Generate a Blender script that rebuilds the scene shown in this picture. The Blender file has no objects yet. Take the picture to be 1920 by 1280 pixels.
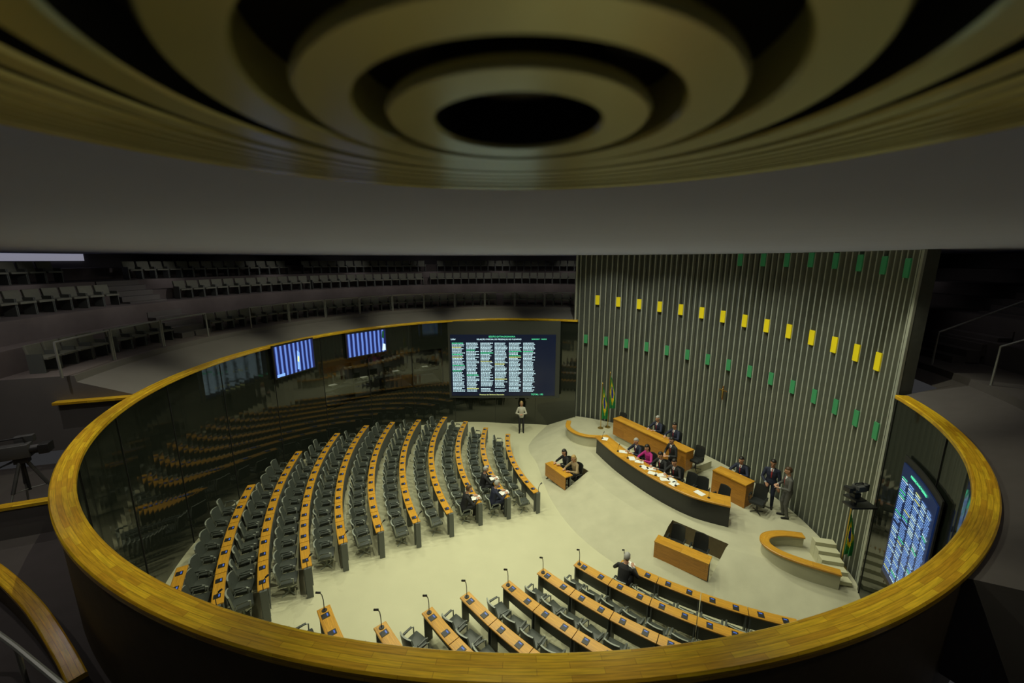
import bpy, bmesh, math, random
from mathutils import Vector, Matrix, Quaternion
from mathutils.bvhtree import BVHTree
random.seed(7)
sc=bpy.context.scene
COL=sc.collection
sc.view_settings.view_transform='Standard'
CX,CY=0.12,11.5          # centre of the round chamber
RC=(0.16,11.42)          # centre of the timber rail ring
DX,DY=9.2,17.0           # common centre of the curved desk rows
rad=math.radians
# ------------------------------------------------------------------ materials
def newmat(name):
    m=bpy.data.materials.new(name); m.use_nodes=True
    return m,m.node_tree,m.node_tree.nodes['Principled BSDF']
def mat(name,col,rough=.6,metal=0.,noise=0.,scale=8.,emit=None,es=0.,spec=.5,bump=0.,bscale=60.):
    m,nt,b=newmat(name)
    b.inputs['Base Color'].default_value=(*col,1); b.inputs['Roughness'].default_value=rough
    b.inputs['Metallic'].default_value=metal; b.inputs['Specular IOR Level'].default_value=spec
    tc=nt.nodes.new('ShaderNodeTexCoord')
    if noise>0:
        n=nt.nodes.new('ShaderNodeTexNoise'); n.inputs['Scale'].default_value=scale; n.inputs['Detail'].default_value=5
        nt.links.new(tc.outputs['Object'],n.inputs['Vector'])
        mx=nt.nodes.new('ShaderNodeMixRGB'); mx.blend_type='MIX'
        mx.inputs[1].default_value=(*[c*(1-noise) for c in col],1); mx.inputs[2].default_value=(*[min(1,c*(1+noise)) for c in col],1)
        nt.links.new(n.outputs['Fac'],mx.inputs[0]); nt.links.new(mx.outputs[0],b.inputs['Base Color'])
    if bump>0:
        n2=nt.nodes.new('ShaderNodeTexNoise'); n2.inputs['Scale'].default_value=bscale
        nt.links.new(tc.outputs['Object'],n2.inputs['Vector'])
        bp=nt.nodes.new('ShaderNodeBump'); bp.inputs['Strength'].default_value=bump; bp.inputs['Distance'].default_value=.01
        nt.links.new(n2.outputs['Fac'],bp.inputs['Height']); nt.links.new(bp.outputs['Normal'],b.inputs['Normal'])
    if emit:
        b.inputs['Emission Color'].default_value=(*emit,1); b.inputs['Emission Strength'].default_value=es
    return m
def woodmat(name,c1,c2,bw=.9,bh=.09,rough=.35,mort=.45,lo=.55):
    m,nt,b=newmat(name)
    uv=nt.nodes.new('ShaderNodeUVMap')
    br=nt.nodes.new('ShaderNodeTexBrick'); br.inputs['Scale'].default_value=1
    br.inputs['Brick Width'].default_value=bw; br.inputs['Row Height'].default_value=bh; br.inputs['Mortar Size'].default_value=.002
    br.inputs['Color1'].default_value=(*c1,1); br.inputs['Color2'].default_value=(*c2,1); br.inputs['Mortar'].default_value=(*[c*mort for c in c2],1)
    nt.links.new(uv.outputs['UV'],br.inputs['Vector'])
    mp=nt.nodes.new('ShaderNodeMapping'); mp.inputs['Scale'].default_value=(1.2,22,1)
    nt.links.new(uv.outputs['UV'],mp.inputs['Vector'])
    n=nt.nodes.new('ShaderNodeTexNoise'); n.inputs['Scale'].default_value=3; n.inputs['Detail'].default_value=6
    nt.links.new(mp.outputs['Vector'],n.inputs['Vector'])
    cr=nt.nodes.new('ShaderNodeValToRGB'); cr.color_ramp.elements[0].position=.3; cr.color_ramp.elements[0].color=(lo,lo*.93,lo*.85,1)
    cr.color_ramp.elements[1].position=.7; cr.color_ramp.elements[1].color=(1.15,1.1,1.05,1)
    nt.links.new(n.outputs['Fac'],cr.inputs['Fac'])
    mx=nt.nodes.new('ShaderNodeMixRGB'); mx.blend_type='MULTIPLY'; mx.inputs[0].default_value=.8
    nt.links.new(br.outputs['Color'],mx.inputs[1]); nt.links.new(cr.outputs['Color'],mx.inputs[2])
    nt.links.new(mx.outputs[0],b.inputs['Base Color']); b.inputs['Roughness'].default_value=rough
    return m
M={}
M['carpet']=mat('beige_carpet',(.55,.53,.36),.95,noise=.08,scale=1.2,bump=.25,bscale=90,spec=.1)
M['ramp']=mat('beige_carpet_platform',(.48,.46,.33),.95,noise=.14,scale=2,bump=.25,bscale=90,spec=.1)
M['railwood']=woodmat('rail_wood',(.95,.64,.03),(.70,.39,.02),bw=.5,bh=.05,rough=.22,mort=.7,lo=.55)
M['deskwood']=woodmat('desk_wood',(.66,.35,.035),(.50,.24,.02),bw=1.3,bh=.25)
M['panelwood']=woodmat('panel_wood',(.50,.23,.035),(.42,.18,.025),bw=1.3,bh=.3)
M['darkglass']=mat('dark_glass_wall',(.014,.017,.013),.05,spec=.8)
M['outer']=mat('parapet_dark_and_pit_shade',(.12,.09,.045),.6,noise=.2)
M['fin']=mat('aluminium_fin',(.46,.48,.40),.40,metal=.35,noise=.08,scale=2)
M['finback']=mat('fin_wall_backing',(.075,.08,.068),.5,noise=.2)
M['yellow']=mat('yellow_enamel',(.85,.68,.01),.4,emit=(.85,.68,.01),es=.12)  # enamel colour with a faint glow added; the panel is no lamp
M['green']=mat('green_enamel',(.05,.28,.11),.4,emit=(.05,.36,.12),es=.05)  # green enamel, also given a weak glow of its own
M['ceil']=mat('ceiling_paint',(.53,.58,.95),.85,noise=.04,scale=1.5)
M['ring']=mat('diffuser_paint',(.78,.74,.30),.25,noise=.04,metal=.15,spec=.7)
M['core']=mat('diffuser_core_grey',(.10,.10,.095),.5)
M['black']=mat('matte_black',(.008,.008,.008),.7)
M['blackplast']=mat('black_plastic',(.02,.02,.021),.4)
M['boardframe']=mat('board_frame',(.045,.05,.045),.45)
M['cambody']=mat('camera_body_grey',(.07,.07,.07),.45)
M['leather']=mat('grey_leather',(.062,.07,.06),.40,noise=.15,scale=9,bump=.1)
M['leatherblack']=mat('black_leather',(.018,.02,.019),.4,noise=.15,scale=9)
M['shell']=mat('chair_shell_grey',(.28,.30,.25),.4)
M['steel']=mat('brushed_steel',(.34,.35,.33),.4,metal=.5)
M['post']=mat('grey_post',(.11,.12,.11),.5)
M['fabric']=mat('gallery_seat_fabric',(.19,.195,.155),.8,noise=.15)
M['concrete']=mat('gallery_concrete',(.16,.15,.14),.85,noise=.12,scale=2)
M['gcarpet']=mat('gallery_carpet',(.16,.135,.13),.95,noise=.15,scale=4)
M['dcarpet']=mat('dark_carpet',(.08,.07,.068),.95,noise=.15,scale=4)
M['wallpaint']=mat('back_wall_paint',(.12,.11,.112),.9,noise=.1)
M['booth']=mat('booth_wall_paint',(.13,.13,.115),.8,noise=.1)
M['termscreen']=mat('terminal_screen',(.02,.03,.08),.3,emit=(.1,.25,1),es=.5)
M['white']=mat('paper_white',(.8,.8,.76),.7)
M['txtw']=mat('board_text_white',(.4,.5,.5),.5,emit=(.60,.88,1),es=1.15)
M['txtg']=mat('board_text_green',(.1,.6,.2),.5,emit=(.1,.85,.45),es=1.)
M['txty']=mat('board_text_yellow',(.6,.6,.2),.5,emit=(.8,.9,.35),es=1.)
M['txtb']=mat('board_text_blue',(.2,.4,.8),.5,emit=(.22,.42,.95),es=.95)
M['screen']=mat('board_screen_dark',(.006,.008,.014),.25,emit=(.01,.02,.06),es=.3)
M['screenblue']=mat('side_board_screen_dark',(.006,.01,.03),.3,emit=(.01,.03,.12),es=.4)
M['flaggreen']=mat('flag_green',(.02,.22,.06),.75)
M['flagyellow']=mat('flag_yellow',(.7,.55,.02),.75)
M['flagblue']=mat('flag_blue',(.02,.05,.35),.75)
M['gold']=mat('gilt_brass',(.6,.42,.12),.3,metal=.9)
M['crosswood']=mat('cross_wood',(.22,.10,.03),.5,noise=.2)
M['daylight']=mat('bright_window_pane',(.4,.4,.45),.5,emit=(.55,.55,.68),es=.35)
def monmat():
    m,nt,b=newmat('monitor_picture')
    uv=nt.nodes.new('ShaderNodeUVMap'); w=nt.nodes.new('ShaderNodeTexWave'); w.wave_type='BANDS'; w.bands_direction='X'
    w.inputs['Scale'].default_value=2.9; w.inputs['Distortion'].default_value=.4
    nt.links.new(uv.outputs['UV'],w.inputs['Vector'])
    cr=nt.nodes.new('ShaderNodeValToRGB'); cr.color_ramp.elements[0].position=.35; cr.color_ramp.elements[0].color=(.006,.012,.10,1)
    cr.color_ramp.elements[1].position=.9; cr.color_ramp.elements[1].color=(.16,.30,.85,1)
    nt.links.new(w.outputs['Fac'],cr.inputs['Fac'])
    nt.links.new(cr.outputs['Color'],b.inputs['Emission Color']); b.inputs['Emission Strength'].default_value=.9
    b.inputs['Base Color'].default_value=(.01,.01,.03,1); return m
M['monpic']=monmat()
def panemat():
    m,nt,b=newmat('tinted_pane'); nt.nodes.remove(b)
    out=nt.nodes['Material Output']; tr=nt.nodes.new('ShaderNodeBsdfTransparent'); tr.inputs[0].default_value=(.66,.69,.64,1)
    gl=nt.nodes.new('ShaderNodeBsdfGlossy'); gl.inputs['Roughness'].default_value=.03; gl.inputs[0].default_value=(1,1,1,1)
    fr=nt.nodes.new('ShaderNodeFresnel'); fr.inputs[0].default_value=1.5; mx=nt.nodes.new('ShaderNodeMixShader')
    nt.links.new(fr.outputs[0],mx.inputs[0]); nt.links.new(tr.outputs[0],mx.inputs[1]); nt.links.new(gl.outputs[0],mx.inputs[2]); nt.links.new(mx.outputs[0],out.inputs[0]); return m
M['pane']=panemat()
# ------------------------------------------------------------------ mesh builder
class MB:
    def __init__(s): s.v=[];s.f=[];s.m=[];s.mats=[];s.uv=[]
    def mi(s,k):
        if k not in s.mats: s.mats.append(k)
        return s.mats.index(k)
    def add(s,vs,fs,k,uvs=None):
        o=len(s.v); s.v+= [tuple(v) for v in vs]; i=s.mi(k)
        for n,f in enumerate(fs):
            s.f.append([o+a for a in f]); s.m.append(i)
            s.uv.append(uvs[n] if uvs else None)
        return s
    def box(s,c,d,k,rz=0.,bev=0.,rx=0.,taper=None):
        bm=bmesh.new(); bmesh.ops.create_cube(bm,size=1)
        for v in bm.verts:
            v.co=Vector((v.co.x*d[0],v.co.y*d[1],v.co.z*d[2]))
            if taper and v.co.z>0: v.co.x*=taper[0]; v.co.y*=taper[1]
        if bev>0: bmesh.ops.bevel(bm,geom=bm.edges[:],offset=bev,segments=2,profile=.6,affect='EDGES')
        mt=Matrix.Translation(c)@Matrix.Rotation(rz,4,'Z')@Matrix.Rotation(rx,4,'X')
        bm.verts.index_update()
        fs=[];uvs=[]
        for f in bm.faces:
            fs.append([v.index for v in f.verts])
            n=f.normal
            ax=max(range(3),key=lambda a:abs(n[a]))
            if ax==2: uvs.append([(v.co.x,v.co.y) for v in f.verts])
            elif ax==1: uvs.append([(v.co.x,v.co.z) for v in f.verts])
            else: uvs.append([(v.co.y,v.co.z) for v in f.verts])
        vs=[mt@v.co for v in bm.verts]; bm.free()
        return s.add(vs,fs,k,uvs)
    def tube(s,pts,r,k,n=8,r2=None,close=False):
        pts=[Vector(p) for p in pts]; vs=[];fs=[]
        L=len(pts); prev=None
        for i,p in enumerate(pts):
            a=pts[max(0,i-1)]; b=pts[min(L-1,i+1)]
            t=(b-a).normalized()
            if prev is None: x=t.orthogonal().normalized()
            else: x=(prev-t*prev.dot(t)).normalized()
            prev=x; y=t.cross(x)
            rr=r if r2 is None else r+(r2-r)*i/(L-1)
            for j in range(n):
                an=2*math.pi*j/n
                vs.append(p+x*math.cos(an)*rr+y*math.sin(an)*rr)
        for i in range(L-1):
            for j in range(n):
                fs.append([i*n+j,i*n+(j+1)%n,(i+1)*n+(j+1)%n,(i+1)*n+j])
        fs.append(list(range(n))[::-1]); fs.append([(L-1)*n+j for j in range(n)])
        return s.add(vs,fs,k)
    def lathe(s,prof,k,c=(0,0,0),n=24):
        vs=[];fs=[]
        for r,z in prof:
            for j in range(n):
                a=2*math.pi*j/n; vs.append((c[0]+r*math.cos(a),c[1]+r*math.sin(a),c[2]+z))
        for i in range(len(prof)-1):
            for j in range(n):
                fs.append([i*n+j,i*n+(j+1)%n,(i+1)*n+(j+1)%n,(i+1)*n+j])
        return s.add(vs,fs,k)
    def sweep(s,prof,path,k,closed=True,caps=True):
        vs=[];fs=[];uvs=[]
        P=[Vector((p[0],p[1])) for p in path]; n=len(prof); L=len(P); acc=[0]
        for i in range(1,L): acc.append(acc[-1]+(P[i]-P[i-1]).length)
        pl=[0]
        for j in range(1,n+1):
            a=prof[j-1]; b=prof[j%n]; pl.append(pl[-1]+math.hypot(a[0]-b[0],a[1]-b[1]))
        for i in range(L):
            t=(P[min(L-1,i+1)]-P[max(0,i-1)]).normalized(); nn=Vector((-t.y,t.x))
            for o,z in prof: vs.append((P[i].x+nn.x*o,P[i].y+nn.y*o,z))
        m=n if closed else n-1
        for i in range(L-1):
            for j in range(m):
                fs.append([i*n+j,(i+1)*n+j,(i+1)*n+(j+1)%n,i*n+(j+1)%n])
                uvs.append([(acc[i],pl[j]),(acc[i+1],pl[j]),(acc[i+1],pl[j+1]),(acc[i],pl[j+1])])
        if closed and caps:
            fs.append(list(range(n))); uvs.append([(prof[j][0],prof[j][1]) for j in range(n)])
            fs.append([(L-1)*n+j for j in range(n)][::-1]); uvs.append([(prof[j][0],prof[j][1]) for j in range(n)][::-1])
        return s.add(vs,fs,k,uvs)
    def prism(s,poly,z0,z1,k):
        n=len(poly); vs=[(p[0],p[1],z0) for p in poly]+[(p[0],p[1],z1) for p in poly]
        fs=[list(range(n))[::-1],list(range(n,2*n))]+[[i,(i+1)%n,n+(i+1)%n,n+i] for i in range(n)]
        return s.add(vs,fs,k)
    def quad(s,pts,k,uv=((0,0),(1,0),(1,1),(0,1))):
        return s.add(pts,[[0,1,2,3]],k,[list(uv)])
    def mesh(s,name,smooth=False,fix=True,tf=None):
        me=bpy.data.meshes.new(name); me.from_pydata(s.v,[],s.f)
        for k in s.mats: me.materials.append(M[k] if isinstance(k,str) else k)
        ul=me.uv_layers.new(name='UVMap')
        for p,mi,uv in zip(me.polygons,s.m,s.uv):
            p.material_index=mi; p.use_smooth=smooth
            if uv:
                for li,q in zip(p.loop_indices,uv): ul.data[li].uv=q
        if fix:
            bm=bmesh.new(); bm.from_mesh(me); bmesh.ops.recalc_face_normals(bm,faces=bm.faces); bm.to_mesh(me); bm.free()
        if smooth:
            try: me.set_sharp_from_angle(angle=rad(38))
            except Exception: pass
        if tf: me.transform(tf)
        return me
def ob(name,me,parent=None,loc=None,rz=None,label=None,cat=None,group=None,kind=None):
    o=bpy.data.objects.new(name,me); COL.objects.link(o)
    if parent: o.parent=parent
    if loc is not None: o.location=loc
    if rz is not None: o.rotation_euler=(0,0,rz)
    if label: o['label']=label
    if cat: o['category']=cat
    if group: o['group']=group
    if kind: o['kind']=kind
    return o
def empty(name,loc,rz=0.,**k): 
    o=ob(name,None,None,loc,rz,**k); o.empty_display_size=.2; return o
def dup(root,loc,rz):
    c=root.copy(); COL.objects.link(c); c.location=loc; c.rotation_euler=(0,0,rz)
    for ch in root.children:
        d=ch.copy(); d.parent=c; COL.objects.link(d)
        for g in ch.children:
            e=g.copy(); e.parent=d; COL.objects.link(e)
    return c
def struct(name,me): return ob(name,me,kind='structure')
def arc(r,a0,a1,n,c=(CX,CY)): return [(c[0]+r*math.cos(rad(a0+(a1-a0)*i/n)),c[1]+r*math.sin(rad(a0+(a1-a0)*i/n))) for i in range(n+1)]
def pol(r,a,c=(CX,CY)): return Vector((c[0]+r*math.cos(rad(a)),c[1]+r*math.sin(rad(a)),0))
def smooth_path(pts,m=6):
    P=[Vector((p[0],p[1])) for p in pts]; out=[]
    for i in range(len(P)-1):
        p0=P[max(0,i-1)];p1=P[i];p2=P[i+1];p3=P[min(len(P)-1,i+2)]
        for j in range(m):
            t=j/m
            q=.5*((2*p1)+(-p0+p2)*t+(2*p0-5*p1+4*p2-p3)*t*t+(-p0+3*p1-3*p2+p3)*t**3)
            out.append((q.x,q.y))
    out.append((P[-1].x,P[-1].y)); return out
def hfl(x,y):
    d=math.hypot(x-DX,y-DY)
    return max(0.,.125*(d-9.9))
# ------------------------------------------------------------------ room shell
b=MB(); vs=[(CX,CY,hfl(CX,CY))];fs=[]; nr,na=26,96
for i in range(1,nr+1):
    for j in range(na):
        p=pol(9.35*i/nr,360*j/na); vs.append((p.x,p.y,hfl(p.x,p.y)))
for j in range(na): fs.append([0,1+j,1+(j+1)%na])
for i in range(nr-1):
    for j in range(na):
        fs.append([1+i*na+j,1+(i+1)*na+j,1+(i+1)*na+(j+1)%na,1+i*na+(j+1)%na])
b.add(vs,fs,'carpet'); struct('floor',b.mesh('floor',smooth=True))
base=[(1.9,20.2),(0.8,17.8),(1.1,16.0),(1.4,13.6),(2.1,11.5),(3.3,9.9),(4.8,9.0),(6.8,8.2),(8.2,7.4)]
top=[(3.2,19.8),(2.6,18.4),(2.75,16.0),(3.0,14.0),(3.9,12.2),(5.0,10.9),(6.1,10.1),(7.6,9.4),(8.75,8.7)]
base=smooth_path(base,4); top=smooth_path(top,4)
wa=arc(9.1,-17,69,40)
PZ=.6
n=len(base); b=MB()
vs=[(p[0],p[1],.002) for p in base]+[(p[0],p[1],PZ) for p in top]+[(p[0],p[1],PZ) for p in wa]+[(p[0],p[1],.002) for p in wa]
fs=[[i,i+1,n+i+1,n+i] for i in range(n-1)]
m_=len(wa)
fs.append([n+i for i in range(n)]+[2*n+i for i in range(m_)])
fs.append([i for i in range(n)][::-1]+[2*n+m_+i for i in range(m_)][::-1])
for i in range(m_-1): fs.append([2*n+i,2*n+i+1,2*n+m_+i+1,2*n+m_+i])
fs.append([n-1,2*n-1,2*n,2*n+m_]); fs.append([0,n,2*n+m_-1,2*n+2*m_-1])
b.add(vs,fs,'ramp'); plat=struct('floor_platform',b.mesh('platform'))
plat.data.materials.append(M['outer'])
pits=[[(1.35,14.75),(2.0,13.65),(3.0,14.35),(2.3,15.45)],[(4.15,10.2),(5.3,9.3),(6.3,10.25),(5.1,11.35)]]
cut=[]
for p in pits:
    c=MB().prism(p,-1,3,'outer'); o=bpy.data.objects.new('cut',c.mesh('cut')); COL.objects.link(o); cut.append(o)  # dark lining puts the shadow inside the pits into their wall colour
    md=plat.modifiers.new('b','BOOLEAN'); md.operation='DIFFERENCE'; md.object=o; md.solver='EXACT'
    try: md.material_mode='TRANSFER'
    except Exception: pass
dg=bpy.context.evaluated_depsgraph_get()
me=bpy.data.meshes.new_from_object(plat.evaluated_get(dg)); plat.modifiers.clear(); plat.data=me
for o in cut: bpy.data.objects.remove(o)
struct('floor_dais',MB().prism([(4.75,17.0),(5.75,15.3),(6.6,13.85),(7.9,14.6),(7.1,16.4),(5.6,17.9)],PZ,.9,'ramp').mesh('dais'))
# inner glass wall with an opening for the press booths
A0,A1=69.5,342.
B0,B1=114.,151.
GR=9.0
b=MB(); th=[(-.03,-.02),(.03,-.02),(.03,5.66),(-.03,5.66)]
b.sweep(th,arc(GR,A0,B0,40,RC),'darkglass'); b.sweep(th,arc(GR,B1,A1,150,RC),'darkglass')
b.sweep([(-.03,-.02),(.03,-.02),(.03,2.55),(-.03,2.55)],arc(GR,B0,B1,30,RC),'darkglass')
b.sweep([(-.03,4.35),(.03,4.35),(.03,5.66),(-.03,5.66)],arc(GR,B0,B1,30,RC),'darkglass')
for a in [A0+13.6*i for i in range(0,21)]:
    if a<A1:
        p=pol(GR-.03,a,RC); b.box((p.x,p.y,2.8),(.03,.014,5.6),'blackplast',rz=rad(a))
struct('wall_glass',b.mesh('wall_glass'))
struct('window_1',MB().sweep([(-.006,2.55),(.006,2.55),(.006,4.35),(-.006,4.35)],arc(GR,B0,B1,30,RC),'pane').mesh('window_1'))
b=MB(); b.sweep([(0,2.5),(.06,2.5),(.06,4.4),(0,4.4)],arc(11.1,B0,B1,24),'booth')
b.sweep([(-.04,2.45),(-1.95,2.45),(-1.95,2.5),(-.04,2.5)],arc(GR,B0,B1,24,RC),'booth')
b.sweep([(-.04,4.38),(-1.95,4.38),(-1.95,4.43),(-.04,4.43)],arc(GR,B0,B1,24,RC),'booth')
for i in range(5):
    a=B0+(B1-B0)*i/4; p=pol(10.1,a); b.box((p.x,p.y,3.45),(1.95,.06,1.9),'booth',rz=rad(a))
struct('wall_booth',b.mesh('booth'))
b=MB(); b.sweep([(-.25,3.2),(-.75,3.2),(-.75,3.25),(-.25,3.25)],arc(GR,B0+1,B1-1,24,RC),'post'); struct('trim_5',b.mesh('booth_counter'))
rb=random.Random(5)
for i in range(4):
    for k in (-2.6,2.6):
        a=B0+9.25*(i+.5)+k
        p=pol(9.62,a)
        root=ob('computer_monitor',MB().box((0,0,.24),(.44,.03,.28),'boardframe',bev=.006).mesh('pc'),None,(p.x,p.y,3.25),rad(a+90+rb.uniform(-25,25)),label='small computer monitor on the press booth counter',cat='monitor',group='press booth monitors')
        ob('foot',MB().box((0,0,.05),(.18,.14,.1),'blackplast',bev=.01).mesh('ft'),root)
    p=pol(9.5,B0+9.25*(i+.5)+.2); bb=MB()
    for k in range(4): bb.box((rb.uniform(-.02,.02),rb.uniform(-.02,.02),.015+.028*k),(.24,.32,.026),'white',rz=rb.uniform(-.2,.2))
    ob('paper_stack',bb.mesh('ps'),None,(p.x,p.y,3.25),rad(a),label='stack of white papers on the press booth counter',cat='paper',group='paper stacks in press booths')
b=MB(); b.sweep([(-.02,3.9),(.02,3.9),(.02,5.66),(-.02,5.66)],arc(9.07,197.5,A1,120,RC),'outer'); struct('wall_parapet',b.mesh('wall_parapet'))
b=MB(); b.sweep([(-.115,5.66),(-.125,5.68),(-.125,5.735),(-.11,5.75),(.11,5.75),(.125,5.735),(.125,5.68),(.115,5.66)],arc(9.0,69.6,341.,260,RC),'railwood')
struct('trim_1',b.mesh('rail_cap'))
# slatted metal wall
ya=[63.6,57.2,50.9,44.8,38.7,32.8,27.0,21.2,15.5,9.9,4.3,-1.1,-6.3,-11.3]
fa=[]
for i in range(len(ya)):
    nx=ya[i+1] if i+1<len(ya) else -16.1
    s=(ya[i]-nx)/4
    for k in range(4): fa.append(ya[i]-s/2-k*s)
s=1.6; fa=[ya[0]+s/2+k*s for k in range(0,4)]+fa
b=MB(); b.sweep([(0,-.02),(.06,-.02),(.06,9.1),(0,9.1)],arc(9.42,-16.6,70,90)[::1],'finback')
for a in fa:
    p=pol(9.30,a); b.box((p.x,p.y,4.45),(.20,.045,8.94),'fin',rz=rad(a))
p=pol(9.16,-16.8); b.box((p.x,p.y,4.45),(.05,.09,8.94),'fin',rz=rad(-16.8))
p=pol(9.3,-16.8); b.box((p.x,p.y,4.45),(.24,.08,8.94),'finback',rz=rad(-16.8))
p=pol(9.25,70.2); b.box((p.x,p.y,4.45),(.4,.08,8.94),'fin',rz=rad(70.2))
struct('wall_slatted',b.mesh('wall_slatted'))
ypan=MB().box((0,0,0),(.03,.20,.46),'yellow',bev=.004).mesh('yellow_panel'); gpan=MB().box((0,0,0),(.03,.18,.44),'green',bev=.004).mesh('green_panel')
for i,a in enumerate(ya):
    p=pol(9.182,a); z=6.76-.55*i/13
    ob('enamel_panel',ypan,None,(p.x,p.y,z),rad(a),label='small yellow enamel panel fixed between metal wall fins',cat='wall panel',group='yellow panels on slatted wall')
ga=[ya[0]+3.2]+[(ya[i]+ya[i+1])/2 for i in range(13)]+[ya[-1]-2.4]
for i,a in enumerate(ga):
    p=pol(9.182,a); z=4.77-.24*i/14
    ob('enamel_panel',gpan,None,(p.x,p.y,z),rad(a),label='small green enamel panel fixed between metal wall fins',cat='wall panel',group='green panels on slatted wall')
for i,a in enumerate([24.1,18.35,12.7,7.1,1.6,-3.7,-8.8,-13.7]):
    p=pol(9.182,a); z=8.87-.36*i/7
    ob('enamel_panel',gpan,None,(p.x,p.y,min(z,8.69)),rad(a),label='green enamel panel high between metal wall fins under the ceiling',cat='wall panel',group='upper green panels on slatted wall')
# ceiling with round opening for the diffuser
CZ=8.92; dc=(0.006,.43)
b=MB(); vs=[];fs=[];nn=96
for R_ in (.77,3,10,26):
    for j in range(nn):
        a=2*math.pi*j/nn; vs.append((dc[0]+R_*math.cos(a),dc[1]+R_*math.sin(a),CZ))
for i in range(3):
    for j in range(nn): fs.append([i*nn+j,i*nn+(j+1)%nn,(i+1)*nn+(j+1)%nn,(i+1)*nn+j])
b.add(vs,fs,'ceil'); struct('ceiling',b.mesh('ceiling',fix=False))
dif=empty('air_diffuser',(dc[0],dc[1],CZ),label='large round ceiling air diffuser of concentric olive rings',cat='ceiling vent')
rings=[(.080,.125,8.829),(.152,.198,8.834),(.232,.280,8.843),(.330,.372,8.853),(.412,.442,8.861),(.474,.498,8.867),(.528,.549,8.873),(.578,.597,8.878),(.625,.642,8.883),(.670,.686,8.888),(.713,.728,8.892),(.755,.80,8.897)]
for i,(ri,ro,z) in enumerate(rings):
    z-=CZ
    b=MB(); b.lathe([(ri,z+.004),(ri+.003,z),(ro-.003,z),(ro,z+.004),(ro-.002,z+.009),(ri+.012,z+.011)],'ring',n=128)
    b.lathe([(ri+.012,z+.011),(ri+.006,z+.05),(ri+.001,z+.05),(ri,z+.004)],'ring' if i in (1,2) else 'black',n=128)  # black on the ring walls paints in the shade of the gaps
    ob('diffuser_ring',b.mesh('diffuser_ring',smooth=True),dif)
b=MB(); b.lathe([(.001,.14),(.81,.14),(.81,-.012),(.768,-.005),(.768,.12)],'black',n=64)
for k in range(8):
    a=2*math.pi*(k+.5)/8; b.box((.41*math.cos(a),.41*math.sin(a),.005),(.70,.008,.02),'black',rz=a)
ob('diffuser_plenum',b.mesh('plenum'),dif)
b=MB(); b.lathe([(.001,-.05),(.05,-.05),(.07,-.045),(.07,.1)],'core',n=32); ob('diffuser_core',b.mesh('core'),dif)
# gallery terraces
prof=[(9.08,5.60),(9.26,5.68),(10.2,6.05),(10.22,6.2),(11.55,6.2),(11.55,6.75),(12.05,6.75),(12.05,7.3),(13.2,7.3),(13.2,7.65),(13.75,7.65),(13.75,8.0),(15.6,8.0),(15.6,8.4),(17.2,8.4)]
prof2=[(9.8,5.9)]+prof[2:]
def terr(name,a0,a1,n,k1,k2,prof=prof):
    b=MB(); vs=[]
    N=len(prof)
    for i in range(n+1):
        a=a0+(a1-a0)*i/n
        for r_,z in prof:
            p=pol(r_,a); vs.append((p.x,p.y,z))
    f1=[];f2=[]
    for i in range(n):
        for j in range(N-1):
            (f1 if j<3 else f2).append([i*N+j,(i+1)*N+j,(i+1)*N+j+1,i*N+j+1])
    b.add(vs,f1,k1); b.add(vs,f2,k2)
    for a in (a0,a1):
        pts=[]
        for r_,z in prof: p=pol(r_,a); pts.append((p.x,p.y,z))
        p=pol(17.2,a); q=pol(prof[0][0]+.04,a); pts+=[(p.x,p.y,4.5),(q.x,q.y,4.5)]
        b.add(pts,[list(range(len(pts)))],k1)
    struct(name,b.mesh(name,fix=False))
terr('floor_gallery',70.6,197,110,'concrete','gcarpet')
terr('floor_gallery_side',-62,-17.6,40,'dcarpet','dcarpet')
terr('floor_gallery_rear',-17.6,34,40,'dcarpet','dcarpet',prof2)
b=MB(); b.sweep([(0,3.9),(.1,3.9),(.1,9.1),(0,9.1)],arc(17.1,-75,250,120),'wallpaint'); struct('wall_back',b.mesh('wall_back'))
struct('window_2',MB().sweep([(0,8.66),(.03,8.66),(.03,8.91),(0,8.91)],arc(16.95,166,175.5,10),'daylight').mesh('window_2'))
b=MB(); vs=[];fs=[]
for i in range(61):
    a=197+(298-197)*i/60
    for r_ in (9.12,17.1): p=pol(r_,a); vs.append((p.x,p.y,4.2))
for i in range(60): fs.append([2*i,2*i+2,2*i+3,2*i+1])
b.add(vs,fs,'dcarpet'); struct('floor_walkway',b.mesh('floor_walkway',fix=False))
def stairs(name,a0,a1,k_):
    b=MB()
    for k in range(16):
        z1=6.2+(8.0-6.2)*(k+1)/11; r0=10.9+.28*k
        if z1>8.02: break
        pts=[pol(r0,a0),pol(r0,a1),pol(r0+.3,a1),pol(r0+.3,a0)]
        b.prism([(p.x,p.y) for p in pts],z1-.3,z1,k_)
    struct(name,b.mesh(name))
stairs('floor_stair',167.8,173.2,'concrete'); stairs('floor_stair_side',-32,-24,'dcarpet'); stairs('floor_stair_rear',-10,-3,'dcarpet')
def cap(path,z,w,name):
    b=MB(); b.sweep([(-w/2,z),(w/2,z),(w/2,z+.05),(w/2-.015,z+.06),(-w/2+.015,z+.06),(-w/2,z+.05)],path,'railwood'); struct(name,b.mesh(name))
pa=smooth_path([(-7.9,5.0),(-6.95,4.66),(-5.75,4.08),(-4.78,3.52),(-4.3,3.22)],6)
b=MB(); b.sweep([(-.04,4.2),(.04,4.2),(.04,4.6),(-.04,4.6)],pa,'outer'); struct('wall_low',b.mesh('wall_low')); cap(pa,4.6,.15,'trim_2')
p1=tuple(pol(9.25,215))[:2]; p2=tuple(pol(11.4,212.5))[:2]
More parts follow.
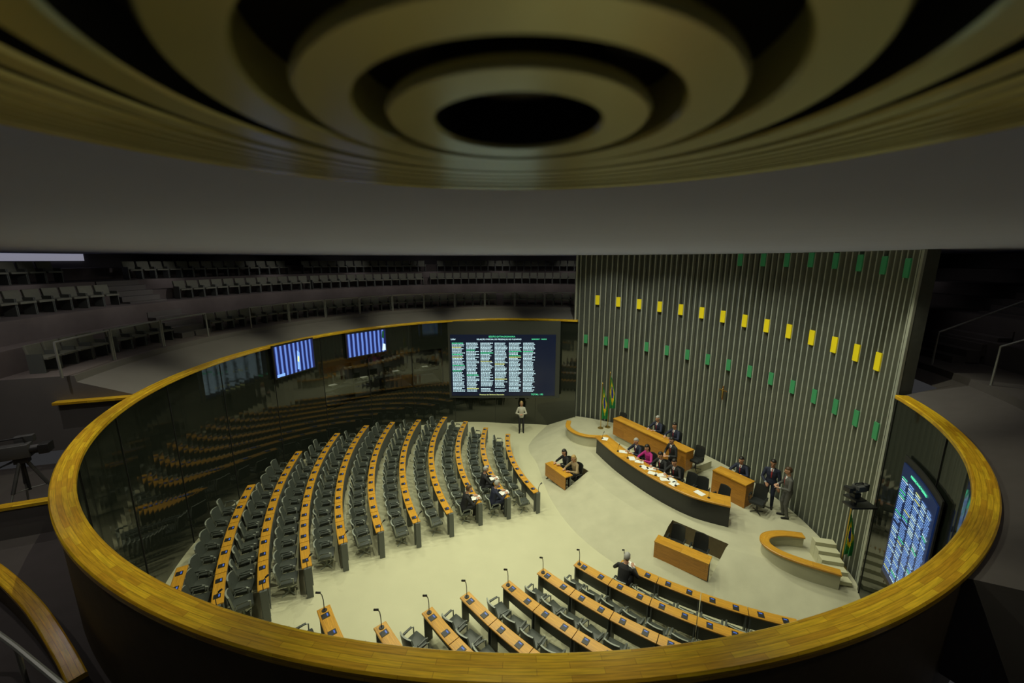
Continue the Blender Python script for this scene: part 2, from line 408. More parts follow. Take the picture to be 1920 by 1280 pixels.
b=MB(); b.sweep([(-.06,4.2),(.06,4.2),(.06,4.72),(-.06,4.72)],[p1,p2],'concrete'); struct('wall_divider',b.mesh('wall_divider')); cap([p1,p2],4.72,.16,'trim_3')
p1=tuple(pol(9.25,197.4))[:2]; p2=tuple(pol(10.6,197.4))[:2]
cap([p1,p2],5.6,.2,'trim_4')
# ------------------------------------------------------------------ chamber chairs
def chamber_chair(mat_,mat2,grp,high=0.,S_=.82):
    root=empty('armchair',(0,0,0),label='',cat='chair',group=grp)
    b=MB().box((0,.02,.44),(.46,.46,.10),mat_,bev=.03); ob('seat',b.mesh('seat',True),root)
    b=MB(); vs=[];fs=[]; nx=7; nz=5; H=.46+high
    for side in (0,1):
        for i in range(nz+1):
            for j in range(nx+1):
                t=j/nx*2-1; u=i/nz
                w=.225*(1-.10*u*u); x=t*w; y=-.20-.09*u+.05*t*t-(.055 if side else 0)*(1-.25*u)
                z=.46+H*u-.02*t*t*(u>.9)
                vs.append((x,y,z))
    W=nx+1; S=(nz+1)*W; back=[]
    for i in range(nz):
        for j in range(nx):
            a=i*W+j; fs.append([a,a+1,a+W+1,a+W]); fs.append([S+a,S+a+W,S+a+W+1,S+a+1])
    for j in range(nx):
        back.append([j,S+j,S+j+1,j+1]); a=nz*W+j; back.append([a,a+1,S+a+1,S+a])
    for i in range(nz):
        a=i*W; back.append([a,a+W,S+a+W,S+a]); a=i*W+nx; back.append([a,S+a,S+a+W,a+W])
    b.add(vs,fs,mat_); i_=b.mi(mat_ if high else 'shell')
    for f in back: b.f.append(f); b.m.append(i_); b.uv.append(None)
    ob('backrest',b.mesh('backrest',True),root)
    b=MB().box((0,-.02,.378),(.40,.40,.03),mat2,bev=.01); b.tube([(0,0,.36),(0,0,.05)],.035,mat2,10)
    for k in range(4):
        a=rad(45+90*k); b.tube([(0,0,.07),(.24*math.cos(a),.24*math.sin(a),.035)],.022,mat2,6,r2=.016)
    ob('pedestal',b.mesh('pedestal',True),root)
    for sx in (-1,1):
        b=MB(); b.tube([(sx*.25,-.17,.50),(sx*.265,-.12,.63),(sx*.265,.10,.65),(sx*.26,.18,.62),(sx*.245,.17,.45)],.018,mat2,6)
        b.box((sx*.265,.0,.66),(.055,.26,.03),mat_,bev=.01)
        ob('armrest',b.mesh('armrest',True),root)
    root.scale=(S_,S_,S_)
    return root
CH=chamber_chair('leather','shell','armchairs along the curved desk rows')
CH['label']='grey leather armchair on pedestal behind curved desk'
CB=chamber_chair('leatherblack','blackplast','black armchairs at the long bench',.10,.88)
CB['label']='black leather armchair with taller back behind the bench'
# ------------------------------------------------------------------ desk module (two places)
def desk_module(L,R_,hw=.11):
    root=empty('desk',(0,0,0),label='two-place wooden desk section with inset voting terminals',cat='desk',group='curved rows of desks')
    n=6; path=[]
    for i in range(n+1):
        a=(i/n-.5)*(L/R_); path.append((R_*math.sin(a),-(R_)+R_*math.cos(a)-0.0))
    path=[(x,-y) for x,y in path]
    b=MB(); b.sweep([(-hw,.72),(hw,.72),(hw,.745),(hw-.01,.75),(-hw+.01,.75),(-hw,.745)],path,'deskwood'); ob('desktop',b.mesh('desktop'),root)
    b=MB(); b.sweep([(hw-.035,.2),(hw-.015,.2),(hw-.015,.72),(hw-.035,.72)],path,'post')
    for x in (-L/2+.03,L/2-.03): b.box((x,.0,.36),(.03,hw*1.4,.71),'post')
    ob('front_panel',b.mesh('front_panel'),root)
    for x in (-L/4,L/4):
        b=MB().box((x,-.01,.755),(.13,min(.15,hw*1.2),.012),'blackplast',bev=.003); b.box((x,.025,.7625),(.07,.025,.003),'termscreen')
        ob('voting_terminal',b.mesh('voting_terminal'),root)
    return root
def dm_at(R_,a):
    p=pol(R_,a,(DX,DY)); return (p.x,p.y,hfl(p.x,p.y)),rad(a+90)
def post_end():
    root=empty('microphone_post',(0,0,0),label='grey end post of a desk row carrying a gooseneck microphone',cat='microphone stand',group='microphone posts at desk row ends')
    b=MB().box((0,0,.40),(.06,.14,.80),'post',bev=.008); ob('post',b.mesh('post'),root)
    b=MB().tube([(0,0,.79),(0,.0,.95),(.01,.03,1.05),(.02,.08,1.12)],.008,'blackplast',6); ob('gooseneck',b.mesh('gooseneck'),root)
    b=MB().tube([(.02,.07,1.11),(.025,.13,1.15)],.022,'blackplast',8); ob('microphone',b.mesh('microphone'),root)
    return root
def mic_desk():
    root=empty('microphone_stand',(0,0,0),label='slender black gooseneck microphone standing on desk end',cat='microphone stand',group='gooseneck microphones on desks')
    b=MB().lathe([(.001,.015),(.05,.015),(.055,0)],'blackplast',n=12); b.tube([(0,0,0),(0,0,.25),(.015,.0,.38),(.05,.0,.46)],.009,'blackplast',6); ob('gooseneck',b.mesh('gooseneck'),root)
    b=MB().tube([(.04,0,.45),(.12,0,.50)],.022,'blackplast',8); ob('microphone',b.mesh('microphone'),root)
    return root
POST=post_end(); MIC=mic_desk()
SEAT=.49; ML=2*SEAT
seats={}
def build_row(key,R_,a_s,a_e,anchor,post=True,mic=False,lim=8.4,hw=.11):
    st=math.degrees((ML+.015)/R_)
    n=int((a_e-a_s)/st+.3)
    T=desk_module(ML,R_,hw)
    seats[key]=[]
    placed=0
    for i in range(n):
        a=(a_s+st*(i+.5)) if anchor=='s' else (a_e-st*(i+.5))
        p=pol(R_,a,(DX,DY))
        if math.hypot(p.x-CX,p.y-CY)>lim: continue
        loc,rz=dm_at(R_,a)
        if placed==0: T.location=loc; T.rotation_euler=(0,0,rz)
        else: dup(T,loc,rz)
        placed+=1
        order=(-1,1) if anchor=='s' else (1,-1)
        for sg in order:
            aa=a+sg*math.degrees(SEAT/2/R_)
            q=pol(R_+(.42 if hw<.12 else .44),aa,(DX,DY))
            if math.hypot(q.x-CX,q.y-CY)>8.6: continue
            jit=random.uniform(-.22,.22)
            seats[key].append(((q.x,q.y,hfl(q.x,q.y)),rad(aa+90),jit))
    if placed==0:
        for c in list(T.children): bpy.data.objects.remove(c)
        bpy.data.objects.remove(T)
    e=a_e+math.degrees(.1/R_) if anchor=='e' else a_s-math.degrees(.1/R_)
    p=pol(R_,e,(DX,DY))
    if post and math.hypot(p.x-CX,p.y-CY)<8.4: dup(POST,(p.x,p.y,hfl(p.x,p.y)),rad(e+90))
    if mic:
        p=pol(R_,a_s+math.degrees(.1/R_),(DX,DY)); dup(MIC,(p.x,p.y,hfl(p.x,p.y)+.75),rad(e))
LR=[9.4,10.5,11.55,12.62,13.68,14.72,15.68,16.56,17.44,18.24,19.0,19.75,20.5]
Ls=[174,172.5,171.5,173,175.5,177.5,180,183,187,190,195,199,203]
Le=[207.5,207,207.2,208.4,209.0,209.3,209.9,212.0,213.2,213.4,214.6,216,217]
for j in range(13): build_row(('L',j+1),LR[j],Ls[j],Le[j],'e')
Rr=[9.9,10.8,11.8,12.8,13.8,14.7,15.65,16.45]
Rs=[230.5,226,224,223,221.8,221.4,220.6,216.9]; Re=[255,252,249,246,242,239,234,224]
for j in range(8): build_row(('R',j+1),Rr[j],Rs[j],Re[j],'s',post=False,mic=True,lim=8.5,hw=.13)
for o in (POST,MIC):
    for c in list(o.children): bpy.data.objects.remove(c)
    bpy.data.objects.remove(o)
first=True
occupied=[(('L',3),0),(('L',2),0),(('L',2),2),(('R',1),0)]
occ_pos={}
for key,lst in seats.items():
    for i,(loc,rz,jit) in enumerate(lst):
        if (key,i) in occupied: occ_pos[(key,i)]=(loc,rz); jit=0
        if first: CH.location=loc; CH.rotation_euler=(0,0,rz+jit); first=False
        else: dup(CH,loc,rz+jit)
# ------------------------------------------------------------------ mesa (long curved bench)
mf=smooth_path([(3.55,15.85),(4.05,14.25),(4.85,12.6),(5.7,11.5),(6.65,10.95)],8)
def along(path,s,off):
    P=[Vector((p[0],p[1])) for p in path]; acc=0
    for i in range(len(P)-1):
        d=(P[i+1]-P[i]).length
        if acc+d>=s or i==len(P)-2:
            t=(P[i+1]-P[i]).normalized(); n=Vector((-t.y,t.x)); q=P[i]+t*(s-acc)+n*off
            return q,t,n
        acc+=d
mesa=empty('long_bench',(0,0,0),label='long curved wooden presiding bench with dark front on raised platform',cat='desk')
mz=PZ+.78
b=MB(); b.sweep([(-.04,mz-.06),(.55,mz-.06),(.55,mz-.01),(.53,mz),(-.02,mz),(-.04,mz-.02)],mf,'deskwood'); ob('benchtop',b.mesh('benchtop'),mesa)
b=MB(); b.sweep([(.05,PZ),(.10,PZ),(.10,mz-.06),(.05,mz-.06)],mf,'blackplast'); 
q,t,n=along(mf,.02,.3); b.box((q.x,q.y,PZ+.36),(.46,.04,.72),'panelwood',rz=math.atan2(n.y,n.x))
q,t,n=along(mf,5.9,.3); b.box((q.x,q.y,PZ+.36),(.46,.04,.72),'panelwood',rz=math.atan2(n.y,n.x))
ob('front_panel',b.mesh('front_panel'),mesa)
def bench(name,pts,z0,h,lab,d=.45):
    path=smooth_path(pts,5); r_=empty(name,(0,0,0),label=lab,cat='desk')
    b=MB(); b.sweep([(-.03,z0+h-.04),(d,z0+h-.04),(d,z0+h),(-.03,z0+h)],path,'deskwood'); ob('benchtop',b.mesh('t'),r_)
    b=MB(); b.sweep([(0,z0),(.04,z0),(.04,z0+h-.04),(0,z0+h-.04)],path,'panelwood'); ob('front_panel',b.mesh('f'),r_)
    b=MB(); 
    for q in (0,-1):
        a=Vector(path[q]); c=Vector(path[1 if q==0 else -2]); t=(c-a).normalized()*(1 if q==0 else -1); n=Vector((-t.y,t.x)); m=a+n*(d/2)+t*(.03 if q==0 else -.03)
        b.box((m.x,m.y,z0+h/2-.02),(d-.04,.04,h-.04),'panelwood',rz=math.atan2(n.y,n.x))
    ob('side_panel',b.mesh('s'),r_)
    return path
bp1=bench('rear_bench',[(4.6,17.1),(5.25,16.0),(5.85,14.95),(6.5,13.8)],.9,.78,'raised rear wooden bench with panelled orange front')
bp2=bench('side_bench',[(7.08,12.94),(7.4,12.45),(7.7,11.95)],PZ,.85,'short wooden bench with tall panelled front beside standing men',.5)
def counter(name,pts,z0,z1,lab,w=.28):
    path=smooth_path(pts,8); r_=empty(name,(0,0,0),label=lab,cat='lectern')
    b=MB(); b.sweep([(-w/2,z1-.05),(w/2,z1-.05),(w/2,z1-.01),(w/2-.02,z1),(-w/2+.02,z1),(-w/2,z1-.01)],path,'deskwood'); ob('countertop',b.mesh('t'),r_)
    b=MB(); b.sweep([(-.05,z0),(.05,z0),(.05,z1-.05),(-.05,z1-.05)],path,'ramp'); ob('curved_wall',b.mesh('w',True),r_)
counter('curved_counter',[(2.75,18.2),(2.62,17.5),(2.85,16.9),(3.3,16.55),(3.9,16.45)],.3,1.1,'curved timber-topped counter at the end of the presiding bench',.22)
counter('speaker_rostrum',[(8.35,10.15),(7.8,10.25),(7.3,10.15),(7.08,9.85),(7.2,9.5),(7.6,9.15),(8.3,8.75)],.35,.98,'horseshoe-shaped timber-topped speaker rostrum beside metal wall',.24)
b=MB()
for k in range(5): 
    b.box((8.62-.06*k,9.75-.22*k,.6+.05*(5-k)),(.5,.22,.10*(5-k)),'carpet',rz=rad(-15))
struct('floor_step',b.mesh('rostrum_steps'))
def steno(a,c,lab):
    a=Vector(a);c=Vector(c); t=(c-a).normalized(); n=Vector((-t.y,t.x)); L=(c-a).length; m=(a+c)/2+n*.2
    r_=empty('clerk_desk',(m.x,m.y,0),math.atan2(t.y,t.x),label=lab,cat='desk')
    ob('desktop',MB().box((0,-.02,.735),(L,.36,.04),'deskwood',bev=.006).mesh('t'),r_)
    ob('front_panel',MB().box((0,-.18,.47),(L-.02,.03,.49),'panelwood').mesh('f'),r_)
    for sx in (-1,1): ob('leg',MB().box((sx*(L/2-.05),.08,.357),(.05,.05,.715),'post').mesh('l'),r_)
    return m,t,n
s1=steno((1.32,14.7),(1.98,13.62),'small wooden clerk desk with panelled front in floor recess')
s2=steno((4.1,10.18),(5.25,9.28),'empty wooden clerk desk with panelled front in floor recess')
blk=[]
for s_,off in ((4.35,.95),(4.95,.95)):
    q,t,n=along(mf,s_,off); blk.append(((q.x,q.y,PZ),math.atan2(-n.y,-n.x)-math.pi/2))
blk+= [((4.95,17.3,.9),2.2),((6.95,13.95,.9) ,2.1),((8.0,11.75,PZ),2.3),((6.75,11.75,PZ),2.0)]
m,t,n=s2
for d in (-.32,.32):
    q=m+n*.55+t*d; blk.append(((q.x,q.y,0),math.atan2(-n.y,-n.x)-math.pi/2))
# ------------------------------------------------------------------ people
def skinmat(k,c): M[k]=mat(k,c,.5,noise=.05,spec=.4)
skinmat('skin_a',(.50,.27,.17)); skinmat('skin_b',(.36,.18,.105))
def cloth(k,c): M[k]=mat(k,c,.8,noise=.12,scale=20,bump=.1)
cloth('suit_navy',(.014,.018,.042)); cloth('suit_black',(.014,.014,.016)); cloth('suit_grey',(.09,.088,.08)); cloth('shirt_white',(.6,.62,.62))
cloth('magenta',(.42,.02,.20)); cloth('blouse_white',(.5,.48,.40)); cloth('blouse_tan',(.30,.22,.12)); cloth('tie_red',(.3,.02,.02)); cloth('shoe',(.01,.01,.01))
M['hair_dark']=mat('hair_dark',(.012,.009,.007),.5); M['hair_grey']=mat('hair_grey',(.35,.34,.32),.6); M['hair_blond']=mat('hair_blond',(.42,.28,.10),.5); M['hair_brown']=mat('hair_brown',(.07,.035,.015),.5)
M['eye']=mat('eye_dark',(.02,.015,.01),.2); M['lips']=mat('lips',(.35,.12,.09),.5)
def capsule(a,b,ra,rb,n=12):
    a=Vector(a);b=Vector(b); w=(b-a)
    if w.length<1e-6: w=Vector((0,0,1e-4))
    w.normalize(); x=w.orthogonal().normalized(); y=w.cross(x)
    rings=[]
    for ph in (65,35,0): rings.append((a-w*ra*math.sin(rad(ph)),ra*math.cos(rad(ph))))
    for ph in (0,35,65): rings.append((b+w*rb*math.sin(rad(ph)),rb*math.cos(rad(ph))))
    vs=[];fs=[]
    for c,r_ in rings:
        for j in range(n):
            t=2*math.pi*j/n; vs.append(c+x*math.cos(t)*r_+y*math.sin(t)*r_)
    for i in range(len(rings)-1):
        for j in range(n): fs.append([i*n+j,i*n+(j+1)%n,(i+1)*n+(j+1)%n,(i+1)*n+j])
    s=len(vs); vs.append(a-w*ra); vs.append(b+w*rb)
    for j in range(n):
        fs.append([s,(j+1)%n,j]); k=(len(rings)-1)*n; fs.append([s+1,k+j,k+(j+1)%n])
    return vs,fs
def loft(secs,n=20):
    vs=[];fs=[]
    for c,rx,ry in secs:
        for j in range(n):
            t=2*math.pi*j/n; vs.append(Vector(c)+Vector((rx*math.cos(t),ry*math.sin(t),0)))
    for i in range(len(secs)-1):
        for j in range(n): fs.append([i*n+j,i*n+(j+1)%n,(i+1)*n+(j+1)%n,(i+1)*n+j])
    fs.append(list(range(n))[::-1]); fs.append([(len(secs)-1)*n+j for j in range(n)])
    return vs,fs
def ik(a,b,l1,l2,hint):
    a=Vector(a);b=Vector(b);d=b-a; L=min(d.length,(l1+l2)*.995); dn=d.normalized()
    x=(l1*l1-l2*l2+L*L)/(2*L); h=math.sqrt(max(0,l1*l1-x*x))
    hh=Vector(hint); hh=(hh-dn*hh.dot(dn)).normalized()
    return a+dn*x+hh*h, a+dn*L
def person(loc,rz,seated,top='suit_navy',bottom=None,skin='skin_a',hair='hair_dark',longhair=False,female=False,tie='tie_red',hands=None,lean=8,headyaw=0,headpitch=-12,label='',sc_=1.,desk=.80):
    bottom=bottom or top; prims=[]
    def add(vf,k): prims.append((vf[0],vf[1],k))
    hipz=.54 if seated else .93
    P=Vector((0,-.03 if seated else 0,hipz)); Lr=Matrix.Rotation(rad(-lean),3,'X')
    def T(x,y,z): return P+Lr@Vector((x,y,z))
    sw=.150 if female else .172
    tw=.9 if female else 1.
    secs=[((0,0,-.08),.15,.115),((0,0,.0),.16*tw+.012,.125),((0,0,.14),.145*tw,.11),((0,.005,.28),.165*tw,.12),((0,0,.40),.168*tw,.112),((0,-.005,.465),.125*tw,.085),((0,-.005,.515),.07,.058)]
    v,f=loft(secs); v=[T(*p) for p in v]; add((v,f),top)
    if not female:
        v,f=loft([((0,.085,.22),.02,.03),((0,.092,.34),.035,.03),((0,.075,.44),.05,.03),((0,.04,.50),.055,.035)],10); add(([T(*p) for p in v],f),'shirt_white')
        if tie: v,f=loft([((0,.112,.20),.015,.014),((0,.119,.32),.018,.012),((0,.10,.44),.014,.014),((0,.078,.485),.018,.014)],8); add(([T(*p) for p in v],f),tie)
    add(capsule(T(0,0,.47),T(0,.012,.60),.055,.052),skin)
    HM=Matrix.Translation(T(0,.03,.69))@Matrix.Rotation(rad(headyaw),4,'Z')@Matrix.Rotation(rad(headpitch),4,'X')
    v,f=loft([((0,.035,-.118),.022,.022),((0,.03,-.105),.042,.045),((0,.012,-.07),.062,.078),((0,.004,-.02),.073,.092),((0,-.004,.03),.077,.098),((0,-.008,.07),.07,.09),((0,-.01,.1),.05,.065),((0,-.01,.115),.022,.03)],18); add(([HM@p for p in v],f),skin)
    add(capsule(HM@Vector((0,.098,.0)),HM@Vector((0,.112,-.028)),.009,.014,8),skin)
    for sx in (-1,1):
        add(capsule(HM@Vector((sx*.077,-.005,.012)),HM@Vector((sx*.076,0,-.022)),.015,.011,8),skin)
        add(capsule(HM@Vector((sx*.03,.088,.005)),HM@Vector((sx*.034,.087,.005)),.0115,.0115,8),'eye')
    add(capsule(HM@Vector((-.02,.092,-.062)),HM@Vector((.02,.092,-.062)),.008,.008,8),'lips')
    for sx in (-1,1):
        hp=P+Vector((sx*.09,0,-.02))
        if seated: an=Vector((sx*.13,.40,.09)); kn,an=ik(hp,an,.43,.43,(0,.6,1))
        else: an=Vector((sx*.10,0.02 if sx>0 else -.03,.08)); kn,an=ik(hp,an,.42,.425,(0,1,0))
        add(capsule(hp,kn,.088,.062),bottom); add(capsule(kn,an,.06,.045),bottom)
        add(capsule(an+Vector((0,-.02,-.035)),an+Vector((sx*.015,.15,-.05)),.042,.032),'shoe')
    hs=hands or ((-.15,.40,desk),(.15,.42,desk)) 
    for sx,hp in zip((-1,1),hs):
        sh=T(sx*sw,0,.42)
        el,wr=ik(sh,Vector(hp),.29,.26,(sx*.8,-.6,-.5))
        add(capsule(T(sx*sw*.5,0,.435),sh,.06,.060),top)
        add(capsule(sh,el,.058,.045),top); add(capsule(el,wr-(wr-el)*.06,.045,.033),top)
        d=(wr-el).normalized(); 
        if not female: add(capsule(wr-d*.03,wr-d*.008,.034,.032),'shirt_white')
        side=d.cross(Vector((0,0,1)))
        if side.length<.2: side=Vector((1,0,0))
        side.normalize(); dn=side.cross(d).normalized()
        if dn.z<0: dn=-dn
        for o_ in (-.024,0,.024): add(capsule(wr+d*.005+side*o_*.6,wr+d*.085+side*o_,.017,.014,8),skin)
        for o_,ln in ((-.033,.062),(-.011,.076),(.011,.08),(.033,.07)):
            a=wr+d*.085+side*o_; c=a+d*ln*.5-dn*.006; e=c+d*ln*.42-dn*ln*.35
            add(capsule(a,c,.0095,.009,8),skin); add(capsule(c,e,.009,.008,8),skin)
        a=wr+d*.025-side*sx*.03; c=a+d*.035-side*sx*.028-dn*.005; e=c+d*.032-side*sx*.006-dn*.01
        add(capsule(a,c,.012,.011,8),skin); add(capsule(c,e,.011,.009,8),skin)
    vs=[];fs=[];tg=[]
    for v,f,k in prims:
        o_=len(vs); vs+=[tuple(p) for p in v]; fs+=[[o_+i for i in q] for q in f]; tg+=[k]*len(f)
    me=bpy.data.meshes.new('raw'); me.from_pydata(vs,[],fs)
    bm=bmesh.new(); bm.from_mesh(me); bmesh.ops.recalc_face_normals(bm,faces=bm.faces); bm.to_mesh(me); bm.free()
    o=bpy.data.objects.new('person',me); COL.objects.link(o)
    md=o.modifiers.new('r','REMESH'); md.mode='VOXEL'; md.voxel_size=.0085; md.use_smooth_shade=True
    sm=o.modifiers.new('s','SMOOTH'); sm.factor=.4; sm.iterations=1
    dg=bpy.context.evaluated_depsgraph_get(); nm=bpy.data.meshes.new_from_object(o.evaluated_get(dg))
    o.modifiers.clear(); o.data=nm; nm.name='person'
    bv=BVHTree.FromPolygons(vs,fs); keys=[]
    for k in tg:
        if k not in keys: keys.append(k)
    nm.materials.clear()
    for k in keys: nm.materials.append(M[k])
    for p in nm.polygons:
        r_=bv.find_nearest(p.center); p.material_index=keys.index(tg[r_[2]]); p.use_smooth=True
    o.location=loc; o.rotation_euler=(0,0,rz); o.scale=(sc_,)*3
    o['label']=label; o['category']='person'
    bm=bmesh.new(); bmesh.ops.create_uvsphere(bm,u_segments=20,v_segments=14,radius=1)
    dele=[]
    for v in bm.verts:
        c=v.co; c.x*=.086; c.y*=.108; c.z*=.115; c.y-=.012; c.z+=.018
        if (c.y>.02 and c.z<.062) or (c.z<-.055 and not longhair) or (c.y>-.01 and c.z<.0 and not longhair): dele.append(v)
        elif longhair and c.z<-.01: c.z=-.01+(c.z+.01)*2.6; c.x*=1.12; c.y=c.y*1.0-.02
    bmesh.ops.delete(bm,geom=dele,context='VERTS')
    bmesh.ops.solidify(bm,geom=bm.faces[:],thickness=.012)
    bmesh.ops.transform(bm,matrix=HM,verts=bm.verts)
    hm=bpy.data.meshes.new('hair'); bm.to_mesh(hm); bm.free(); hm.materials.append(M[hair])
    for p in hm.polygons: p.use_smooth=True
    ob('hair',hm,o)
    return o
def face(n): return math.atan2(-n.y,-n.x)-math.pi/2
person((.48,19.3,0),math.pi,False,'blouse_white','suit_black',hair='hair_blond',longhair=True,female=True,hands=((-.08,.26,1.12),(.10,.24,1.10)),lean=0,label='standing woman with blond hair, white blouse, black trousers, hands together',sc_=.97)
for (k,lab,h,tp,ln) in ((occupied[0],'seated man in black suit leaning on his desk','hair_brown','suit_black',16),(occupied[1],'seated man in dark suit reading papers at desk','hair_grey','suit_navy',14),(occupied[2],'seated grey-haired man in dark suit at desk','hair_grey','suit_black',10),(occupied[3],'seated man in black suit bending over desk with papers','hair_grey','suit_black',22)):
    loc,rz=occ_pos[k]; person(loc,rz,True,tp,hair=h,lean=ln,label=lab,headpitch=-18,sc_=.96)
mesa_people=[(1.75,'suit_navy','hair_grey',False,'seated grey-haired man in navy suit at the long bench'),(2.4,'magenta','hair_dark',True,'seated woman in magenta jacket reading at the long bench'),(3.1,'suit_black','hair_dark',False,'seated man in black suit at the centre of the long bench'),(3.75,'suit_black','hair_dark',False,'seated man in black suit bent over papers at bench')]
for s_,tp,h,fem,lab in mesa_people:
    q,t,n=along(mf,s_,.94); rz=face(n); blk.append(((q.x,q.y,PZ),rz))
    person((q.x,q.y,PZ),rz,True,tp,hair=h,female=fem,longhair=fem,lean=12,label=lab,headpitch=-20)
for s_,lab,hd in ((1.75,'seated man in navy suit behind the rear bench','hair_grey'),(2.6,'seated man in black suit behind the rear bench','hair_dark')):
    q,t,n=along(bp1,s_,.85); rz=face(n); blk.append(((q.x,q.y,.9),rz))
    person((q.x,q.y,.9),rz,True,'suit_navy',hair=hd,lean=6,label=lab)
person((5.98,13.75,PZ),rad(110),False,'suit_black',hair='hair_dark',hands=((-.1,.3,1.05),(.12,.3,1.05)),lean=8,label='standing man in black suit behind the presiding officers')
q,t,n=along(bp2,.5,.95); rz=face(n); blk.append(((q.x,q.y,PZ),rz))
person((q.x,q.y,PZ),rz,True,'suit_navy',hair='hair_dark',lean=10,label='seated man in navy suit at the short side bench')
person((8.55,12.05,PZ),rad(140),False,'suit_navy','suit_navy',hair='hair_dark',skin='skin_b',hands=((-.24,.06,.80),(.12,.30,1.0)),lean=2,label='standing bearded man in navy suit and tie beside slatted wall')
person((8.75,11.5,PZ),rad(75),False,'suit_grey','suit_grey',hair='hair_brown',hands=((-.10,.28,1.05),(.10,.28,1.08)),lean=4,label='standing man in grey suit holding something in his hands')
m,t,n=s1
for d,lab,tp,hd in ((-.28,'seated dark-haired woman in black at the clerk desk','suit_black','hair_dark'),(.30,'seated woman with light brown hair and tan blouse at clerk desk','blouse_tan','hair_blond')):
    q=m+n*.58+t*d; rz=face(n); blk.append(((q.x,q.y,0),rz))
    person((q.x,q.y,0),rz,True,tp,'suit_black',hair=hd,female=True,longhair=True,lean=10,label=lab,headpitch=-20)
CB.location=blk[0][0]; CB.rotation_euler=(0,0,blk[0][1])
for l,r_ in blk[1:]: dup(CB,l,r_)
def paper(loc,rz,nm='paper_sheet',lab='white paper sheets lying on the bench'):
    b=MB(); 
    for k in range(3): b.box((random.uniform(-.01,.01),random.uniform(-.01,.01),.002+.003*k),(.21,.297,.002),'white',rz=random.uniform(-.15,.15))
    ob(nm,b.mesh('paper'),None,loc,rz,label=lab,cat='paper',group='papers on desks')
for s_,off in ((.35,.25),(1.6,.32),(2.2,.28),(2.5,.36),(2.9,.22),(3.1,.38),(3.35,.18),(3.6,.32),(3.85,.2),(4.0,.36),(4.2,.22),(5.1,.28)):
    q,t,n=along(mf,s_,off); paper((q.x,q.y,mz+.001),random.uniform(0,3))
for k in occ_pos:
    loc,rz=occ_pos[k]; f=Vector((-math.sin(rz),math.cos(rz))); paper((loc[0]+f.x*.42,loc[1]+f.y*.42,hfl(loc[0],loc[1])+.74),rz,lab='white papers on a curved desk row')
for s_ in (.3,1.5,2.1,2.8,3.5,4.3,5.4):
    q,t,n=along(mf,s_,.15); r_=empty('bench_microphone',(q.x,q.y,mz),math.atan2(n.y,n.x),label='small black gooseneck microphone on the presiding bench',cat='microphone',group='microphones on the bench')
    b=MB().lathe([(.001,.02),(.04,.02),(.045,0)],'blackplast',n=12); b.tube([(0,0,0),(.0,0,.15),(.05,0,.27)],.006,'blackplast',6); ob('gooseneck',b.mesh('g'),r_)
    ob('microphone_head',MB().tube([(.045,0,.26),(.075,0,.31)],.014,'blackplast',8).mesh('m'),r_)
# ------------------------------------------------------------------ voting board and screens
def text_mesh(s,size,k,loc,rotm):
    cu=bpy.data.curves.new('t','FONT'); cu.body=s; cu.size=size; cu.align_x='LEFT'; cu.extrude=.002
    o=bpy.data.objects.new('t',cu); COL.objects.link(o); dg=bpy.context.evaluated_depsgraph_get()
    me=bpy.data.meshes.new_from_object(o.evaluated_get(dg)); bpy.data.objects.remove(o)
    me.materials.clear(); me.materials.append(M[k]); me.transform(Matrix.Translation(loc)@rotm); return me
RX=Matrix.Rotation(math.pi/2,4,'X')
def list_lines(W,H,cols,rows,mb,y,x0,z0,seed,pal=('txtw',),gap=.02):
    rnd=random.Random(seed)
    cw=W/cols; rh=H/rows
    for c in range(cols):
        for r_ in range(rows):
            if rnd.random()<.03: continue
            k=rnd.choice(pal)
            if rnd.random()<.07: k=rnd.choice(['txtg','txty'])
            if c==0 and r_ in (0,8,16): k='txtg'
            x=x0+c*cw; z=z0-r_*rh; end=x+cw*rnd.uniform(.62,.9)
            while x<end:
                w=rnd.uniform(.03,.10)*cw/.8; w=min(w,end-x)
                if w>.01: mb.quad([(x,y,z),(x+w,y,z),(x+w,y,z+rh*.48),(x,y,z+rh*.48)],k)
                x+=w+gap
bd=empty('voting_board',(-.47,19.72,3.7),0,label='large black electronic board listing names in white columns',cat='screen')
ob('frame',MB().box((0,.08,0),(5.8,.14,4.0),'boardframe',bev=.01).mesh('frame'),bd)
ob('screen',MB().box((.02,-.002,-.27),(5.3,.02,3.2),'screen').mesh('screen'),bd)
mb=MB(); list_lines(4.3,2.6,6,36,mb,-.016,-2.55,.88,3); ob('name_list',mb.mesh('names',fix=False),bd)
ob('heading',text_mesh('SESSÃO EXTRAORDINÁRIA',.11,'txtg',Vector((-.70,-.014,1.19)),RX),bd)
ob('heading',text_mesh('RELAÇÃO PARCIAL DE PRESENÇAS NO PLENÁRIO',.10,'txtw',Vector((-1.30,-.014,1.06)),RX),bd)
ob('clock_text',text_mesh('26/04/2017  14:55:41',.09,'txtg',Vector((1.45,-.014,1.07)),RX),bd)
ob('leader_text',text_mesh('Líder',.12,'txtw',Vector((-2.6,-.014,1.06)),RX),bd)
ob('footer_text',text_mesh('Presença dos Senhores Deputados',.09,'txty',Vector((-1.2,-.014,-1.84)),RX),bd)
ob('total_text',text_mesh('TOTAL: 193',.12,'txtg',Vector((1.45,-.014,-1.84)),RX),bd)
def flat_between(r_,a0,a1):
    p=pol(r_,a0);q=pol(r_,a1); c=(p+q)/2; d=(q-p); return c,d.length,math.atan2(d.y,d.x)
